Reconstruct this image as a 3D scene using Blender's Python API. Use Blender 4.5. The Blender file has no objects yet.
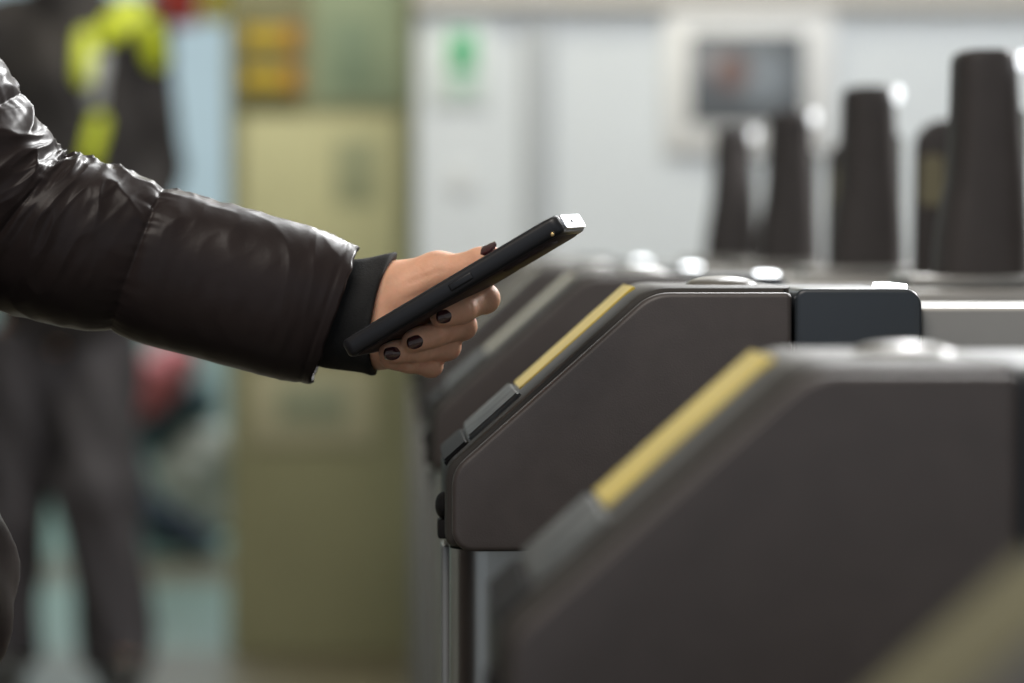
import bpy, bmesh, math, random
import numpy as np
from mathutils import Vector, Matrix, noise
random.seed(7)
C = bpy.context.scene.collection
SC = bpy.context.scene
PI = math.pi

# ------------------------------------------------------------------ camera
F = 3700.0
CZ = 1.05
cam_d = bpy.data.cameras.new('camera'); cam = bpy.data.objects.new('camera', cam_d); C.objects.link(cam)
cam.location = (0, 0, CZ)
cam.rotation_euler = (PI/2 - math.atan(105/F), 0, -math.atan(127/F))
cam_d.lens = F*36/1024; cam_d.sensor_width = 36
cam_d.clip_start = 0.05; cam_d.clip_end = 100
cam_d.dof.use_dof = True
cam_d.dof.focus_distance = 2.095
cam_d.dof.aperture_fstop = 4.9
SC.camera = cam
RM = cam.rotation_euler.to_matrix()

def at(u, v, Y):
    """world point at depth Y seen at photo pixel (u, v)"""
    d = RM @ Vector(((u-512)/F, (341.5-v)/F, -1.0))
    return Vector((0, 0, CZ)) + d*(Y/d.y)

# ------------------------------------------------------------------ materials
def mat(name, col, rough=.5, metal=0, spec=.5, noise_amt=0, noise_scale=20, bump=0, bump_scale=200, sss=0, coat=0, emit=None, emit_s=0, trans=0, coat_rough=.1, stretch=None):
    m = bpy.data.materials.new(name); m.use_nodes = True
    nt = m.node_tree; b = nt.nodes['Principled BSDF']
    b.inputs['Base Color'].default_value = (*col, 1)
    b.inputs['Roughness'].default_value = rough
    b.inputs['Metallic'].default_value = metal
    b.inputs['Specular IOR Level'].default_value = spec
    b.inputs['Coat Weight'].default_value = coat
    b.inputs['Coat Roughness'].default_value = coat_rough
    b.inputs['Transmission Weight'].default_value = trans
    if sss:
        b.inputs['Subsurface Weight'].default_value = sss
        b.inputs['Subsurface Radius'].default_value = (1, .35, .2)
        b.inputs['Subsurface Scale'].default_value = .004
    if emit:
        b.inputs['Emission Color'].default_value = (*emit, 1)
        b.inputs['Emission Strength'].default_value = emit_s
    tc = nt.nodes.new('ShaderNodeTexCoord')
    src = tc.outputs['Object']
    if stretch:
        mp = nt.nodes.new('ShaderNodeMapping'); mp.inputs['Scale'].default_value = stretch
        nt.links.new(src, mp.inputs['Vector']); src = mp.outputs['Vector']
    if noise_amt:
        n = nt.nodes.new('ShaderNodeTexNoise'); n.inputs['Scale'].default_value = noise_scale; n.inputs['Detail'].default_value = 4
        nt.links.new(src, n.inputs['Vector'])
        r = nt.nodes.new('ShaderNodeValToRGB')
        r.color_ramp.elements[0].position = .3; r.color_ramp.elements[1].position = .7
        r.color_ramp.elements[0].color = (*[c*(1-noise_amt) for c in col], 1)
        r.color_ramp.elements[1].color = (*[min(1, c*(1+noise_amt)) for c in col], 1)
        nt.links.new(n.outputs['Fac'], r.inputs['Fac']); nt.links.new(r.outputs['Color'], b.inputs['Base Color'])
    if bump:
        n2 = nt.nodes.new('ShaderNodeTexNoise'); n2.inputs['Scale'].default_value = bump_scale; n2.inputs['Detail'].default_value = 3
        nt.links.new(src, n2.inputs['Vector'])
        bp = nt.nodes.new('ShaderNodeBump'); bp.inputs['Strength'].default_value = bump; bp.inputs['Distance'].default_value = .001
        nt.links.new(n2.outputs['Fac'], bp.inputs['Height']); nt.links.new(bp.outputs['Normal'], b.inputs['Normal'])
    return m

M = {}
M['gate_dark'] = mat('gate_dark', (.060, .049, .045), .45, noise_amt=.08, noise_scale=60, bump=.12, bump_scale=900)
M['gate_shell'] = mat('gate_shell', (.046, .041, .036), .5, spec=.2, bump=.1, bump_scale=700)
M['gate_cap'] = mat('gate_cap', (.030, .036, .043), .34)
M['yellow'] = mat('yellow_strip', (.60, .45, .055), .45, noise_amt=.15, noise_scale=25)
M['cream'] = mat('cream_strip', (.42, .39, .28), .45, noise_amt=.12, noise_scale=25)
M['olive'] = mat('olive_strip', (.13, .118, .062), .7, spec=.15, noise_amt=.1, noise_scale=20)
M['steel'] = mat('brushed_steel', (.36, .345, .31), .3, metal=1, noise_amt=.08, noise_scale=40, stretch=(1, 1, .05))
M['steel_plain'] = mat('satin_steel', (.24, .235, .22), .42, metal=.85, noise_amt=.05, noise_scale=20)
M['pad'] = mat('reader_glass', (.085, .088, .085), .5, spec=.14, noise_amt=.55, noise_scale=45)
M['black'] = mat('black_plastic', (.020, .019, .019), .6, spec=.06)
M['post'] = mat('post_plastic', (.050, .043, .041), .55, spec=.35, noise_amt=.06, noise_scale=30)
M['post_glint'] = mat('post_glint_glow', (.9, .9, .9), .2, emit=(.93, .97, 1), emit_s=1.1)  # emission stands in for the glints beside the posts
M['cap_glow'] = mat('cap_glint_glow', (.9, .9, .9), .2, emit=(.93, .97, 1), emit_s=5)  # emission stands in for the glints on the end caps
M['flap_highlight'] = mat('olive_highlight', (.17, .15, .085), .5)
M['glass'] = mat('wing_glass', (.86, .93, .98), .08, trans=.85)
M['dome'] = mat('dome_plastic', (.15, .14, .12), .3)
M['skin'] = mat('skin', (.77, .425, .275), .5, spec=.3, sss=.35, noise_amt=.14, noise_scale=55, bump=.25, bump_scale=550)
M['nail'] = mat('nail_polish', (.050, .012, .014), .12, spec=.6, coat=1, coat_rough=.04)
M['nylon'] = mat('black_nylon', (.027, .020, .019), .34, spec=.16, noise_amt=.12, noise_scale=30, bump=.10, bump_scale=260)
M['rib'] = mat('black_knit', (.019, .019, .019), .8, spec=.25, bump=.5, bump_scale=900)
M['trouser'] = mat('dark_trouser', (.03, .03, .033), .8)
M['hair'] = mat('brown_hair', (.05, .03, .02), .5, noise_amt=.3, noise_scale=40, stretch=(8, 8, 1))
M['shoe'] = mat('black_shoe', (.02, .02, .02), .4)
M['phone'] = mat('phone_case', (.014, .014, .016), .38, spec=.4)
M['phone_end'] = mat('phone_metal', (.62, .64, .68), .42, metal=.7)
M['screen'] = mat('phone_screen', (.01, .01, .012), .08, coat=.5)
M['phone_back'] = mat('phone_back', (.055, .040, .040), .6, spec=.06)
M['gold'] = mat('gold_ring', (.8, .55, .25), .25, metal=1)

# ------------------------------------------------------------------ object helpers
def link(name, me, m=None, parent=None):
    o = bpy.data.objects.new(name, me); C.objects.link(o)
    if m: me.materials.append(m)
    if parent: o.parent = parent
    return o
def from_bm(name, bm, m=None, parent=None, smooth=True, angle=35):
    bmesh.ops.recalc_face_normals(bm, faces=bm.faces[:])
    me = bpy.data.meshes.new(name); bm.to_mesh(me); bm.free()
    if smooth:
        me.polygons.foreach_set('use_smooth', [True]*len(me.polygons))
        me.set_sharp_from_angle(angle=math.radians(angle))
    return link(name, me, m, parent)
def tag(o, label=None, cat=None, group=None, kind=None):
    if label: o['label'] = label
    if cat: o['category'] = cat
    if group: o['group'] = group
    if kind: o['kind'] = kind
    return o
def empty(name, loc=(0, 0, 0)):
    o = bpy.data.objects.new(name, None); C.objects.link(o); o.location = loc; o.empty_display_size = .1
    return o
def bm_box(bm, x0, x1, y0, y1, z0, z1, bev=0, seg=2):
    t = bmesh.new()
    bmesh.ops.create_cube(t, size=1)
    for v in t.verts:
        v.co = Vector(((x0+x1)/2 + v.co.x*(x1-x0), (y0+y1)/2 + v.co.y*(y1-y0), (z0+z1)/2 + v.co.z*(z1-z0)))
    if bev: bmesh.ops.bevel(t, geom=t.edges[:], offset=bev, segments=seg, profile=.5, affect='EDGES')
    merge(bm, t)
def merge(bm, t):
    me = bpy.data.meshes.new('tmp'); t.to_mesh(me); t.free(); bm.from_mesh(me); bpy.data.meshes.remove(me)
def box(name, b, m, parent=None, bev=0, seg=2):
    bm = bmesh.new(); bm_box(bm, *b, bev=bev, seg=seg); return from_bm(name, bm, m, parent)
def round_poly(pts, r, seg=6):
    out = []; n = len(pts)
    for i in range(n):
        p = Vector(pts[i]); a = Vector(pts[i-1]); b = Vector(pts[(i+1) % n]); rr = r[i] if isinstance(r, (list, tuple)) else r
        if rr <= 0: out.append(p); continue
        da = (a-p).normalized(); db = (b-p).normalized(); ang = da.angle(db)
        t = min(rr/math.tan(ang/2), (a-p).length*.49, (b-p).length*.49)
        rr = t*math.tan(ang/2)
        c = p + (da+db).normalized()*(rr/math.sin(ang/2))
        s = p+da*t-c; e = p+db*t-c
        a0 = math.atan2(s.y, s.x); a1 = math.atan2(e.y, e.x); d = (a1-a0+PI) % (2*PI)-PI
        for k in range(seg+1):
            q = a0+d*k/seg; out.append(c+Vector((math.cos(q), math.sin(q)))*rr)
    return out
def prism(bm, pts, y0, y1, bev=0, seg=2):
    """profile in X-Z, extruded along Y"""
    t = bmesh.new()
    vs = [t.verts.new((p[0], y0, p[1])) for p in pts]
    f = t.faces.new(vs)
    r = bmesh.ops.extrude_face_region(t, geom=[f])
    nv = [g for g in r['geom'] if isinstance(g, bmesh.types.BMVert)]
    for v in nv: v.co.y = y1
    if bev:
        es = [e for e in t.edges if abs(e.verts[0].co.y-e.verts[1].co.y) < 1e-7]
        bmesh.ops.bevel(t, geom=es, offset=bev, segments=seg, profile=.5, affect='EDGES')
    merge(bm, t)
def tube(bm, pts, r, n=10):
    rings = []
    for i, p in enumerate(pts):
        p = Vector(p); a = Vector(pts[max(0, i-1)]); b = Vector(pts[min(len(pts)-1, i+1)]); d = (b-a).normalized()
        u = d.orthogonal().normalized(); w = d.cross(u)
        rings.append([bm.verts.new(p+(u*math.cos(2*PI*k/n)+w*math.sin(2*PI*k/n))*r) for k in range(n)])
    for i in range(len(rings)-1):
        for k in range(n): bm.faces.new((rings[i][k], rings[i][(k+1) % n], rings[i+1][(k+1) % n], rings[i+1][k]))
    bm.faces.new(rings[0][::-1]); bm.faces.new(rings[-1])
def ring_mesh(bm, rings, caps=True):
    vs = [[bm.verts.new(p) for p in r] for r in rings]; n = len(rings[0])
    for i in range(len(vs)-1):
        for k in range(n): bm.faces.new((vs[i][k], vs[i][(k+1) % n], vs[i+1][(k+1) % n], vs[i+1][k]))
    if caps: bm.faces.new(vs[0][::-1]); bm.faces.new(vs[-1])
def ball(bm, c, s, u=20, v=12, rot=None):
    t = bmesh.new(); bmesh.ops.create_uvsphere(t, u_segments=u, v_segments=v, radius=1)
    for w in t.verts:
        p = Vector((w.co.x*s[0], w.co.y*s[1], w.co.z*s[2]))
        if rot: p = rot @ p
        w.co = p+Vector(c)
    merge(bm, t)
def copy_tree(o, parent=None):
    c = o.copy(); C.objects.link(c)
    if parent: c.parent = parent
    for ch in list(o.children): copy_tree(ch, c)
    return c

# ------------------------------------------------------------------ implicit surfaces
def cone_sdf(P, a, b, r1, r2):
    a = np.array(a, float); b = np.array(b, float)
    ba = b-a; l2 = ba@ba
    if l2 < 1e-12: return np.linalg.norm(P-a, axis=1)-max(r1, r2)
    rr = r1-r2; a2 = l2-rr*rr; il2 = 1/l2
    pa = P-a; y = pa@ba; z = y-l2
    q = pa*l2-np.outer(y, ba); x2 = (q*q).sum(1)
    y2 = y*y*l2; z2 = z*z*l2
    k = np.sign(rr)*rr*rr*x2
    d = (np.sqrt(np.maximum(x2*a2*il2, 0))+y*rr)*il2-r1
    m1 = np.sign(z)*a2*z2 > k
    m2 = np.sign(y)*a2*y2 < k
    d = np.where(m2, np.sqrt(x2+y2)*il2-r1, d)
    d = np.where(m1, np.sqrt(x2+z2)*il2-r2, d)
    return d
def smin(a, b, k):
    h = np.maximum(k-np.abs(a-b), 0)/k
    return np.minimum(a, b)-h*h*k*.25
def chain(P, pts, k=.003):
    """pts: list of (point, radius)"""
    d = None
    for (a, ra), (b, rb) in zip(pts[:-1], pts[1:]):
        e = cone_sdf(P, a, b, ra, rb); d = e if d is None else smin(d, e, k)
    return d
def surf_net(fn, lo, hi, h):
    lo = np.array(lo, float); hi = np.array(hi, float)
    n = np.ceil((hi-lo)/h).astype(int)+1
    g = np.stack(np.meshgrid(*[lo[i]+h*np.arange(n[i]) for i in range(3)], indexing='ij'), -1).reshape(-1, 3)
    V = np.concatenate([fn(g[i:i+200000]) for i in range(0, len(g), 200000)]).reshape(n)
    S = V < 0
    cn = n-1
    cnt = np.zeros(cn); acc = np.zeros((*cn, 3))
    for ax in range(3):
        o = [i for i in range(3) if i != ax]
        for da in (0, 1):
            for db in (0, 1):
                s0 = [None]*3; s1 = [None]*3
                s0[ax] = slice(0, cn[ax]); s1[ax] = slice(1, n[ax])
                for q, dd in ((o[0], da), (o[1], db)): s0[q] = s1[q] = slice(dd, dd+cn[q])
                v0 = V[tuple(s0)]; v1 = V[tuple(s1)]; c = (v0 < 0) != (v1 < 0)
                t = np.where(c, v0/np.where(c, v0-v1, 1), 0)
                cnt += c
                acc[..., ax] += np.where(c, t, 0); acc[..., o[0]] += c*da; acc[..., o[1]] += c*db
    act = cnt > 0
    idx = -np.ones(cn, int); idx[act] = np.arange(act.sum())
    ii = np.argwhere(act)
    verts = lo+h*(ii+acc[act]/cnt[act][:, None])
    faces = []
    for ax in range(3):
        b, c = [(1, 2), (2, 0), (0, 1)][ax]
        s0 = [slice(None)]*3; s1 = [slice(None)]*3
        s0[ax] = slice(0, n[ax]-1); s1[ax] = slice(1, n[ax])
        A = S[tuple(s0)]; B = S[tuple(s1)]
        e = np.argwhere(A != B)
        ok = (e[:, b] > 0) & (e[:, b] < n[b]-1) & (e[:, c] > 0) & (e[:, c] < n[c]-1); e = e[ok]
        fl = A[tuple(e.T)]
        def cell(db, dc):
            k = e.copy(); k[:, b] += db; k[:, c] += dc; return idx[tuple(k.T)]
        q = np.stack([cell(-1, -1), cell(0, -1), cell(0, 0), cell(-1, 0)], 1)
        q[~fl] = q[~fl][:, ::-1]
        faces.append(q)
    return verts, np.concatenate(faces)
def mesh_np(name, verts, faces):
    me = bpy.data.meshes.new(name)
    me.vertices.add(len(verts)); me.vertices.foreach_set('co', np.asarray(verts, np.float32).ravel())
    me.loops.add(len(faces)*4); me.loops.foreach_set('vertex_index', np.asarray(faces, np.int32).ravel())
    me.polygons.add(len(faces)); me.polygons.foreach_set('loop_start', np.arange(0, len(faces)*4, 4, dtype=np.int32))
    me.update(calc_edges=True); me.validate()
    me.polygons.foreach_set('use_smooth', [True]*len(me.polygons))
    return me
def smooth_np(v, f, it=2, lam=.5):
    for _ in range(it):
        s = np.zeros_like(v); c = np.zeros(len(v))
        for a in range(4):
            i = f[:, a]; j = f[:, (a+1) % 4]
            np.add.at(s, i, v[j]); np.add.at(c, i, 1); np.add.at(s, j, v[i]); np.add.at(c, j, 1)
        v = v*(1-lam)+lam*s/np.maximum(c, 1)[:, None]
    return v
def sdf_obj(name, fn, lo, hi, h, m, parent=None, it=2):
    v, f = surf_net(fn, lo, hi, h); v = smooth_np(v, f, it)
    return link(name, mesh_np(name, v, f), m, parent)

# ================================================================== SETTING
def struct(o): o['kind'] = 'structure'; return o
def floor_material():
    m = mat('floor_tiles', (.2, .24, .21), .35); nt = m.node_tree; b = nt.nodes['Principled BSDF']
    tc = nt.nodes.new('ShaderNodeTexCoord'); sp = nt.nodes.new('ShaderNodeSeparateXYZ')
    nt.links.new(tc.outputs['Object'], sp.inputs[0])
    r = nt.nodes.new('ShaderNodeValToRGB'); r.color_ramp.interpolation = 'CONSTANT'
    mr = nt.nodes.new('ShaderNodeMapRange'); mr.inputs['From Min'].default_value = 0; mr.inputs['From Max'].default_value = 20
    nt.links.new(sp.outputs['Y'], mr.inputs['Value']); nt.links.new(mr.outputs[0], r.inputs['Fac'])
    e = r.color_ramp.elements
    brown = (.135, .115, .075, 1); teal = (.17, .25, .21, 1)
    e[0].position = 0; e[0].color = brown
    e[1].position = 9.35/20; e[1].color = teal
    for p, c in ((11.15/20, brown), (12.1/20, teal)):
        k = e.new(p); k.color = c
    bt = nt.nodes.new('ShaderNodeTexBrick'); bt.inputs['Scale'].default_value = 1; bt.offset = 0
    bt.inputs['Brick Width'].default_value = .6; bt.inputs['Row Height'].default_value = .6; bt.inputs['Mortar Size'].default_value = .004
    bt.inputs['Color1'].default_value = (1, 1, 1, 1); bt.inputs['Color2'].default_value = (.92, .92, .92, 1); bt.inputs['Mortar'].default_value = (.55, .55, .55, 1)
    nt.links.new(tc.outputs['Object'], bt.inputs['Vector'])
    mx = nt.nodes.new('ShaderNodeMix'); mx.data_type = 'RGBA'; mx.blend_type = 'MULTIPLY'; mx.inputs[0].default_value = 1
    nt.links.new(r.outputs['Color'], mx.inputs[6]); nt.links.new(bt.outputs['Color'], mx.inputs[7]); nt.links.new(mx.outputs[2], b.inputs['Base Color'])
    return m
struct(box('floor', (-4, 5, -2, 15.2, -.1, 0), floor_material()))
struct(box('ceiling', (-4, 5, -2, 15.2, 3.4, 3.5), mat('ceiling_paint', (.6, .6, .58), .9)))
struct(box('wall_left', (-4.1, -4, -2, 15.2, 0, 3.4), mat('wall_left_paint', (.35, .37, .36), .8, noise_amt=.05, noise_scale=3)))
struct(box('wall_right', (5, 5.1, -2, 15.2, 0, 3.4), mat('wall_right_paint', (.5, .5, .5), .8, noise_amt=.05, noise_scale=3)))
struct(box('wall_back', (-4, 5, 15.1, 15.2, 0, 3.4), mat('wall_back_paint', (.50, .60, .66), .7, noise_amt=.04, noise_scale=2)))
struct(box('trim_1', (-4, .3, 15.05, 15.1, 0, .98), mat('dado_paint', (.30, .38, .36), .6, noise_amt=.05, noise_scale=4)))
# white panelled room wall behind the gates
WD = 8.5
white = mat('white_panel', (.72, .755, .785), .55, noise_amt=.02, noise_scale=2)
WX0 = at(418, 200, WD).x
struct(box('wall_front', (WX0, 5, WD, WD+.55, 0, at(600, 8, WD).z), white))
struct(box('trim_2', (WX0-.005, 5, WD-.03, WD+.55, at(600, 7, WD).z, at(600, -35, WD).z), mat('beige_fascia', (.60, .57, .53), .7)))
struct(box('wall_upper', (WX0, 5, WD, WD+.55, at(600, -35, WD).z, 3.4), mat('upper_wall_paint', (.55, .55, .54), .8)))
xa = at(522, 100, WD).x; xb = at(553, 100, WD).x
struct(box('trim_3', (xa, xb, WD-.012, WD, 0, at(600, 12, WD).z), mat('grey_joint', (.40, .42, .44), .4), bev=.003))
# square olive column
CD = 9.3
cx0 = at(228, 300, CD).x; cx1 = at(415, 300, CD).x
struct(tag(box('column', (cx0, cx1, CD, CD+.45, 0, 3.4), mat('olive_paint', (.30, .29, .17), .45, noise_amt=.1, noise_scale=2.5), bev=.008), kind='structure'))

def board(name, u0, v0, u1, v1, D, th, m, parent=None, bev=.002):
    a = at(u0, v1, D); b = at(u1, v0, D)
    return box(name, (a.x, b.x, D-th, D, a.z, b.z), m, parent, bev=bev)
pale = mat('pale_paper', (.62, .60, .36), .6, noise_amt=.06, noise_scale=4)
greenish = mat('greygreen_paper', (.34, .41, .28), .6, noise_amt=.12, noise_scale=5)
# notices on the column
D = CD-.001
s = tag(board('warning_sign', 236, 8, 302, 112, D, .012, mat('sign_dark', (.16, .15, .07), .5)), 'small dark sign with two yellow and orange bars high on the olive column', 'sign')
for (va, vb) in ((27, 47), (68, 88)):
    board('yellow_bar', 244, va, 285, vb, D-.012, .002, mat('bar_yellow', (.58, .40, .02), .5), s)
    board('orange_bar', 285, va-2, 300, vb+3, D-.012, .002, mat('bar_orange', (.52, .23, .03), .5), s)
s = tag(board('notice', 312, -20, 404, 104, D, .008, greenish), 'grey-green notice at the top of the olive column beside the yellow-barred sign', 'notice')
board('text_block', 330, 20, 372, 90, D-.008, .001, mat('text_green', (.26, .34, .24), .6), s)
s = tag(board('notice', 243, 116, 398, 334, D, .008, pale), 'large pale yellow-green notice in the middle of the olive column', 'notice')
board('text_block', 335, 140, 376, 205, D-.008, .001, mat('text_grey', (.40, .42, .27), .6), s)
s = tag(board('notice', 250, 368, 374, 446, D, .008, mat('beige_paper', (.42, .39, .26), .6, noise_amt=.1, noise_scale=6)), 'small beige notice low on the olive column below the reaching arm', 'notice')
board('picture', 278, 384, 346, 426, D-.008, .001, mat('pic_grey', (.27, .29, .20), .6), s)
# sign and monitor on the white wall
D = WD-.001
s = tag(board('exit_notice', 432, 22, 488, 106, D, .006, mat('notice_white', (.74, .80, .77), .5)), 'white notice with a green square on the pale panel wall', 'notice')
board('green_square', 449, 32, 476, 72, D-.006, .001, mat('sign_green', (.10, .46, .22), .5), s)
board('green_caption', 451, 78, 474, 92, D-.006, .001, mat('sign_green_pale', (.42, .64, .52), .5), s)
bm = bmesh.new(); c = at(461, 181, WD)
r0 = [[Vector((c.x+math.cos(2*PI*k/24)*r, y, c.z+math.sin(2*PI*k/24)*r)) for k in range(24)] for (r, y) in ((.034, WD), (.034, WD-.004), (.028, WD-.006), (.01, WD-.0065))]
ring_mesh(bm, r0); tag(from_bm('wall_lock', bm, mat('lock_grey', (.68, .70, .71), .4)), 'faint round grey lock plate on the white wall below the green notice', 'lock')
def pic_material():
    m = mat('screen_picture', (.16, .18, .19), .25, coat=.5); nt = m.node_tree; b = nt.nodes['Principled BSDF']
    tc = nt.nodes.new('ShaderNodeTexCoord')
    def blob(cx, cz, r, edge):
        mp = nt.nodes.new('ShaderNodeVectorMath'); mp.operation = 'DISTANCE'
        sep = nt.nodes.new('ShaderNodeSeparateXYZ'); nt.links.new(tc.outputs['Object'], sep.inputs[0])
        cb = nt.nodes.new('ShaderNodeCombineXYZ'); nt.links.new(sep.outputs['X'], cb.inputs['X']); nt.links.new(sep.outputs['Z'], cb.inputs['Z'])
        nt.links.new(cb.outputs[0], mp.inputs[0]); mp.inputs[1].default_value = (cx, 0, cz)
        mr = nt.nodes.new('ShaderNodeMapRange'); mr.inputs['From Min'].default_value = r; mr.inputs['From Max'].default_value = r+edge
        mr.inputs['To Min'].default_value = 1; mr.inputs['To Max'].default_value = 0
        nt.links.new(mp.outputs['Value'], mr.inputs['Value']); return mr.outputs[0]
    prev = (.13, .14, .155, 1)
    def over(prev, fac, col):
        mx = nt.nodes.new('ShaderNodeMix'); mx.data_type = 'RGBA'
        nt.links.new(fac, mx.inputs[0])
        if isinstance(prev, tuple): mx.inputs[6].default_value = prev
        else: nt.links.new(prev, mx.inputs[6])
        mx.inputs[7].default_value = col; return mx.outputs[2]
    c1 = at(762, 78, WD); c2 = at(731, 72, WD)
    p = over(prev, blob(c1.x, c1.z, .045, .03), (.25, .275, .30, 1))
    p = over(p, blob(c2.x, c2.z, .03, .02), (.17, .10, .085, 1))
    nt.links.new(p, b.inputs['Base Color']); return m
s = tag(board('wall_monitor', 664, 6, 834, 153, D, .018, mat('frame_white', (.80, .795, .785), .5), bev=.008), 'wall monitor in a wide white frame behind the dark posts', 'monitor')
board('screen', 690, 33, 805, 125, D-.016, .004, pic_material(), s)
# hanging signs at far left
def hang(name, u0, u1, v1, D, m, label):
    a = at(u0, v1, D); b = at(u1, v1-60, D)
    r = tag(box(name, (a.x, b.x, D, D+.09, a.z, b.z), m, bev=.01), label, 'sign')
    for t in (.2, .8):
        x = a.x+(b.x-a.x)*t; bm = bmesh.new(); tube(bm, [(x, D+.045, b.z-.01), (x, D+.045, 3.4)], .006); from_bm('hanger', bm, M['steel_plain'], r)
hang('hanging_sign', 150, 197, 25, 10.6, mat('sign_red', (.55, .04, .03), .5), 'red sign hanging from the ceiling beside the uniformed person')
hang('hanging_sign', 200, 226, 21, 10.6, mat('sign_yellow', (.80, .62, .03), .5), 'yellow sign hanging to the right of the red sign')

# heap of bags in the distance
BD = 12.4
done = []
def sack(name, pts, m, label, k=.05, handle=None, wr=.012):
    P3 = [(at(u, v, BD+dy), r) for (u, v, dy, r) in pts]
    A = np.array([list(p) for p, _ in P3]); rm = max(r for _, r in P3)
    def raw(P):
        d = None
        for (a, r) in P3:
            e = np.linalg.norm(P-np.array(a), axis=1)-r; d = e if d is None else smin(d, e, k)
        return d + wr*np.sin(P[:, 0]*38+P[:, 2]*21)*np.sin(P[:, 2]*33+P[:, 1]*17)
    prev = list(done)
    def fn(P):
        d = raw(P)
        for q in prev: d = np.maximum(d, .016-q(P))
        return np.maximum(d, .002-P[:, 2])
    done.append(raw)
    o = sdf_obj(name, fn, A.min(0)-rm-.06, A.max(0)+rm+.06, .014, m)
    if handle:
        bm = bmesh.new(); a = at(*handle[0], BD-.02); b = at(*handle[1], BD-.02); mid = (a+b)/2+Vector((0, 0, .07))
        pts = [a*(1-t)**2+mid*2*t*(1-t)+b*t*t for t in [i/10 for i in range(11)]]
        tube(bm, pts, .012); from_bm('handle', bm, m, o)
    return tag(o, label, 'bag')
sack('pink_bag', [(140, 403, -.03, .065), (152, 388, -.03, .075), (168, 370, -.03, .075), (180, 358, -.03, .055)], mat('bag_pink', (.50, .13, .14), .6, noise_amt=.25, noise_scale=9), 'pink bag on top of the distant heap of bags', handle=((150, 370), (174, 352)))
sack('cream_sack', [(182, 476, .0, .10), (203, 470, .02, .11), (196, 505, .02, .11), (212, 515, 0, .09), (205, 445, .03, .08)], mat('sack_cream', (.45, .46, .41), .7, noise_amt=.15, noise_scale=8), 'bulging cream sack at the bottom of the distant heap of bags')
sack('teal_bag', [(160, 432, .04, .075), (180, 420, .06, .09), (198, 402, .06, .07), (172, 450, .05, .08), (170, 490, .12, .10), (172, 525, .12, .10)], mat('bag_teal', (.045, .085, .10), .7, noise_amt=.2, noise_scale=8), 'dark teal bag behind the cream sack, under the pink bag')
sack('pale_bag', [(118, 372, .26, .06), (124, 395, .26, .07), (130, 440, .26, .09), (128, 490, .28, .1), (128, 522, .28, .09)], mat('bag_pale', (.32, .42, .41), .7, noise_amt=.1, noise_scale=8), 'tall pale blue-green bag standing at the left of the bag heap')
bm = bmesh.new()
a = at(142, 500, BD-.34); b = at(214, 548, BD-.34)
n = (b-a).cross(Vector((0, 1, 0))).normalized()
t = bmesh.new()
bmesh.ops.create_cube(t, size=1)
Rm = Matrix((((b-a).normalized()), Vector((0, 1, 0)), n)).transposed()
for v in t.verts: v.co = (a+b)/2+Rm @ Vector((v.co.x*(b-a).length, v.co.y*.26, v.co.z*.07))
bmesh.ops.bevel(t, geom=t.edges[:], offset=.02, segments=3, affect='EDGES'); merge(bm, t)
nav = tag(from_bm('navy_case', bm, mat('case_navy', (.03, .045, .075), .5)), 'dark navy flat case leaning against the front of the cream sack', 'case')
bm = bmesh.new(); m0 = (a+b)/2+n*.03
tube(bm, [m0-(b-a)*.15, m0-(b-a)*.12+n*.04, m0+(b-a)*.12+n*.04, m0+(b-a)*.15], .008); from_bm('handle', bm, M['black'], nav)

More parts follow.
